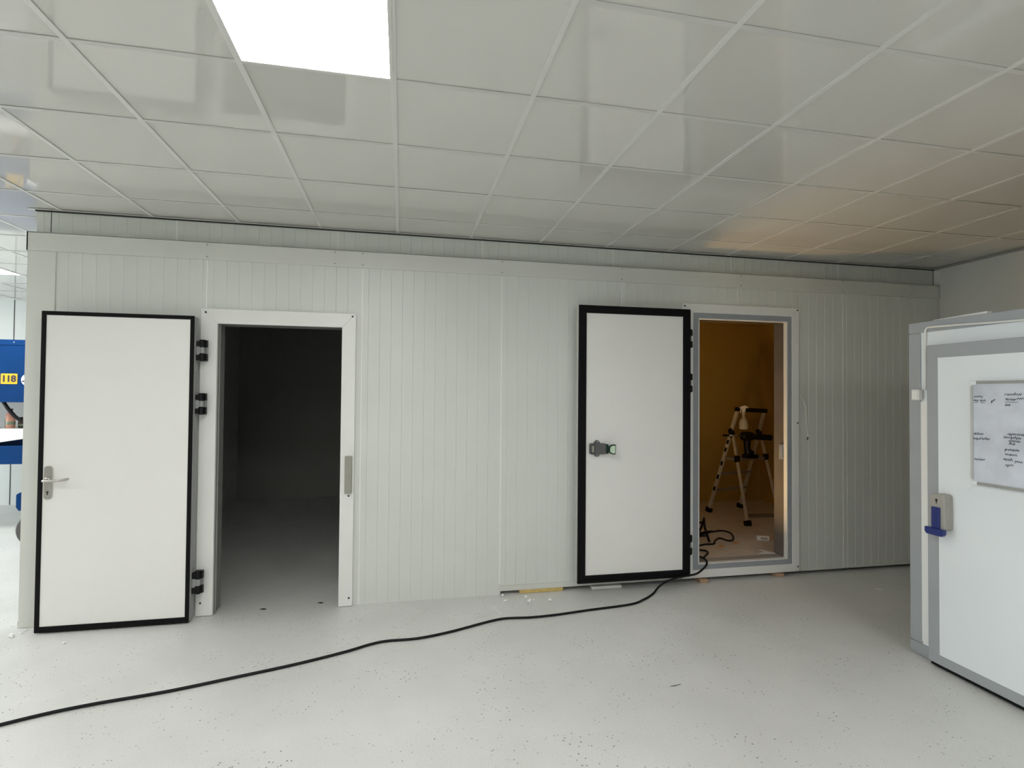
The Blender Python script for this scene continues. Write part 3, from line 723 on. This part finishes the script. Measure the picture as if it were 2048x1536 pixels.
for (y0, z0, y1, z1) in notes:
    n = max(6, int(abs(y1-y0)/.0045)); pts = []
    for k in range(n+1):
        t = k/n
        amp = rnd.choice((.004, .005, .006, .010 if rnd.random() < .3 else .005))
        pts.append((4.4765, y0+(y1-y0)*t + rnd.uniform(-.002,.002), z0+(z1-z0)*t + (amp if k % 2 else -amp)))
    MB().tube(spline(pts, 2), .0014, 4).build('handwriting_line', M['ink'], wbd)
for (y0, z0, y1, z1) in unders:
    MB().tube([(4.4765,y0,z0),(4.4765,y1,z1)], .0012, 4).build('handwriting_line', M['ink'], wbd)

# ------------------------------------------------------------------ past the corner: blue machine, bottles, cart
my = 3.0
bm_ = thing('blue_machine', (-4.0,my,0), 'blue enamelled machine with yellow number plate past the box corner', 'machine')
MB().box(-4.6, -3.105, my, my+.55, 1.555, 2.262).build('upper_housing', M['blue'], bm_, bevel=.006)
MB().box(-4.6, -3.10, my-.006, my+.02, 2.20, 2.266).build('top_lip', M['blue'], bm_, bevel=.003)
MB().box(-4.6, -3.11, my-.006, my+.02, 1.522, 1.572).build('lower_lip', M['blue'], bm_, bevel=.003)
MB().box(-3.148, -3.108, my, my+.06, .79, 1.556).build('post', M['blue'], bm_)
MB().box(-4.6, -3.10, my-.004, my+.05, .79, 1.005).build('front_apron', M['blue'], bm_, bevel=.004)
MB().box(-4.6, -3.12, my+.05, my+.55, .79, .82).build('lower_tray', M['darkblue'], bm_)
MB().box(-4.6, -3.125, my+.42, my+.46, .82, 1.10).build('tray_back', M['darkblue'], bm_)
MB().prism([(-4.6,1.02),(-3.42,1.045),(-3.15,1.09),(-3.15,1.205),(-4.6,1.205)], 'y', my+.02, my+.40).build('shelf', M['framewhite'], bm_)
MB().box(-4.6, -3.12, my+.50, my+.53, 1.10, 1.556).build('back_plate', M['framewhite'], bm_)
MB().box(-5.1, -4.6, my, my+.7, 0, 2.262).build('column', M['blue'], bm_, bevel=.006)
MB().tube(spline([(-3.44,my+.06,1.60),(-3.40,my+.06,1.53),(-3.34,my+.06,1.43),(-3.27,my+.07,1.34),(-3.22,my+.08,1.305),(-3.185,my+.09,1.30),(-3.165,my+.10,1.27)], 6), .02, 10).build('hose', M['black'], bm_, smooth=True)
MB().box(-3.36, -3.28, my+.40, my+.50, 1.50, 1.56).build('valve_block', M['lockblue'], bm_)
MB().lathe([(.035,1.42),(.04,1.45),(.035,1.50)], (-3.30,my+.44,0), 'z', 16).build('valve_knob', M['red'], bm_)
MB().lathe([(.05,1.47),(.055,1.50),(.05,1.556)], (-3.235,my+.42,0), 'z', 16).build('valve_body', M['hinge'], bm_)
pt = MB().prism(rrect(-3.392, -3.224, 1.738, 1.862, .008), 'y', my-.004, my+.001).build('number_plate', M['yellow'], bm_)
def text(s, size, x, z, y, m, parent, name):
    c = bpy.data.curves.new(name, 'FONT'); c.body = s; c.size = size; c.extrude = .0006; c.align_x = 'CENTER'; c.align_y = 'CENTER'; c.offset = size*.035
    o = bpy.data.objects.new(name, c); COL.objects.link(o)
    bpy.context.view_layer.update()
    me = bpy.data.meshes.new_from_object(o.evaluated_get(bpy.context.evaluated_depsgraph_get()))
    bpy.data.objects.remove(o); bpy.data.curves.remove(c)
    me.transform(Matrix.Translation((x, y, z)) @ Matrix.Rotation(math.pi/2, 4, 'X'))
    me.materials.clear(); me.materials.append(m)
    return link(name, me, None, parent)
for (ch, dx) in (('1',-.052),('1',-.004),('8',.046)):
    text(ch, .105, -3.308+dx, 1.798, my-.0052, M['ink'], pt, 'plate_digit')
ro = MB().lathe([(.076, my-.003), (.076, my+.001)], (-3.122+.012,0,1.79), 'y', 32).build('round_sticker', M['roundel'], bm_)
for (zz, a, b) in ((1.842,-3.155,-3.07),(1.772,-3.175,-3.06)):
    MB().box(a, b, my-.0042, my-.003, zz-.008, zz+.008).build('sticker_print', M['ink'], ro)
MB().lathe([(.008, my-.009), (.008, my-.005)], (-3.265,0,2.235), 'y', 10).build('housing_screw', M['hinge'], bm_)
for (x, y, h, r, m1, lab) in ((-3.405,my+.20,.235,.045,'bottle1','tall bottle with salmon label standing on the machine shelf'),
                              (-3.315,my+.24,.13,.032,'bottle2','small dark bottle on the machine shelf next to the salmon one'),
                              (-3.245,my+.26,.115,.030,'bottle2','short dark bottle on the machine shelf under the black hose'),
                              (-3.47,my+.28,.15,.04,'bottle3','greenish bottle behind the salmon labelled one')):
    t = thing('bottle', (x, y, 1.206), lab, 'bottle', 'bottles on the machine shelf')
    z = 1.206
    MB().lathe([(r*.9,z),(r,z+.006),(r,z+h*.72),(r*.45,z+h*.85),(r*.4,z+h*.93)], (x,y,0), 'z', 18).build('bottle_body', M[m1], t, smooth=True)
    MB().lathe([(r*.48,z+h*.93),(r*.48,z+h)], (x,y,0), 'z', 14).build('cap', M['black'], t)
    MB().lathe([(r*1.01,z+h*.18),(r*1.01,z+h*.34)], (x,y,0), 'z', 18).build('label_band', M['bottle3'], t)

ct = thing('hand_cart', (-2.5,2.35,0), 'blue hand cart with grey wheel half hidden by the box corner', 'cart')
for (x, y) in ((-2.57,2.25),(-2.10,2.25),(-2.57,2.85),(-2.10,2.85)):
    wh = MB().lathe([(.10,-.02),(.165,-.022),(.178,-.012),(.178,.012),(.165,.022),(.10,.02)], (x,y,.18), 'y', 28).build('wheel', M['wheel'], ct)
    MB().lathe([(.07,-.024),(.06,-.03),(.02,-.03)], (x,y,.18), 'y', 20).lathe([(.012,-.05),(.012,.05)], (x,y,.18), 'y', 10).build('wheel_hub', M['hinge'], wh)
    MB().box(x-.03, x+.03, y-.045, y-.035, .15, .42).box(x-.03, x+.03, y+.035, y+.045, .15, .42).box(x-.03, x+.03, y-.045, y+.045, .38, .42).build('wheel_fork', M['hinge'], ct)
MB().prism([(-2.70,.44),(-2.675,.40),(-2.0,.40),(-2.0,.59),(-2.67,.59),(-2.70,.57)], 'y', 2.15, 2.95).build('cart_tub', M['blue'], ct, bevel=.008)
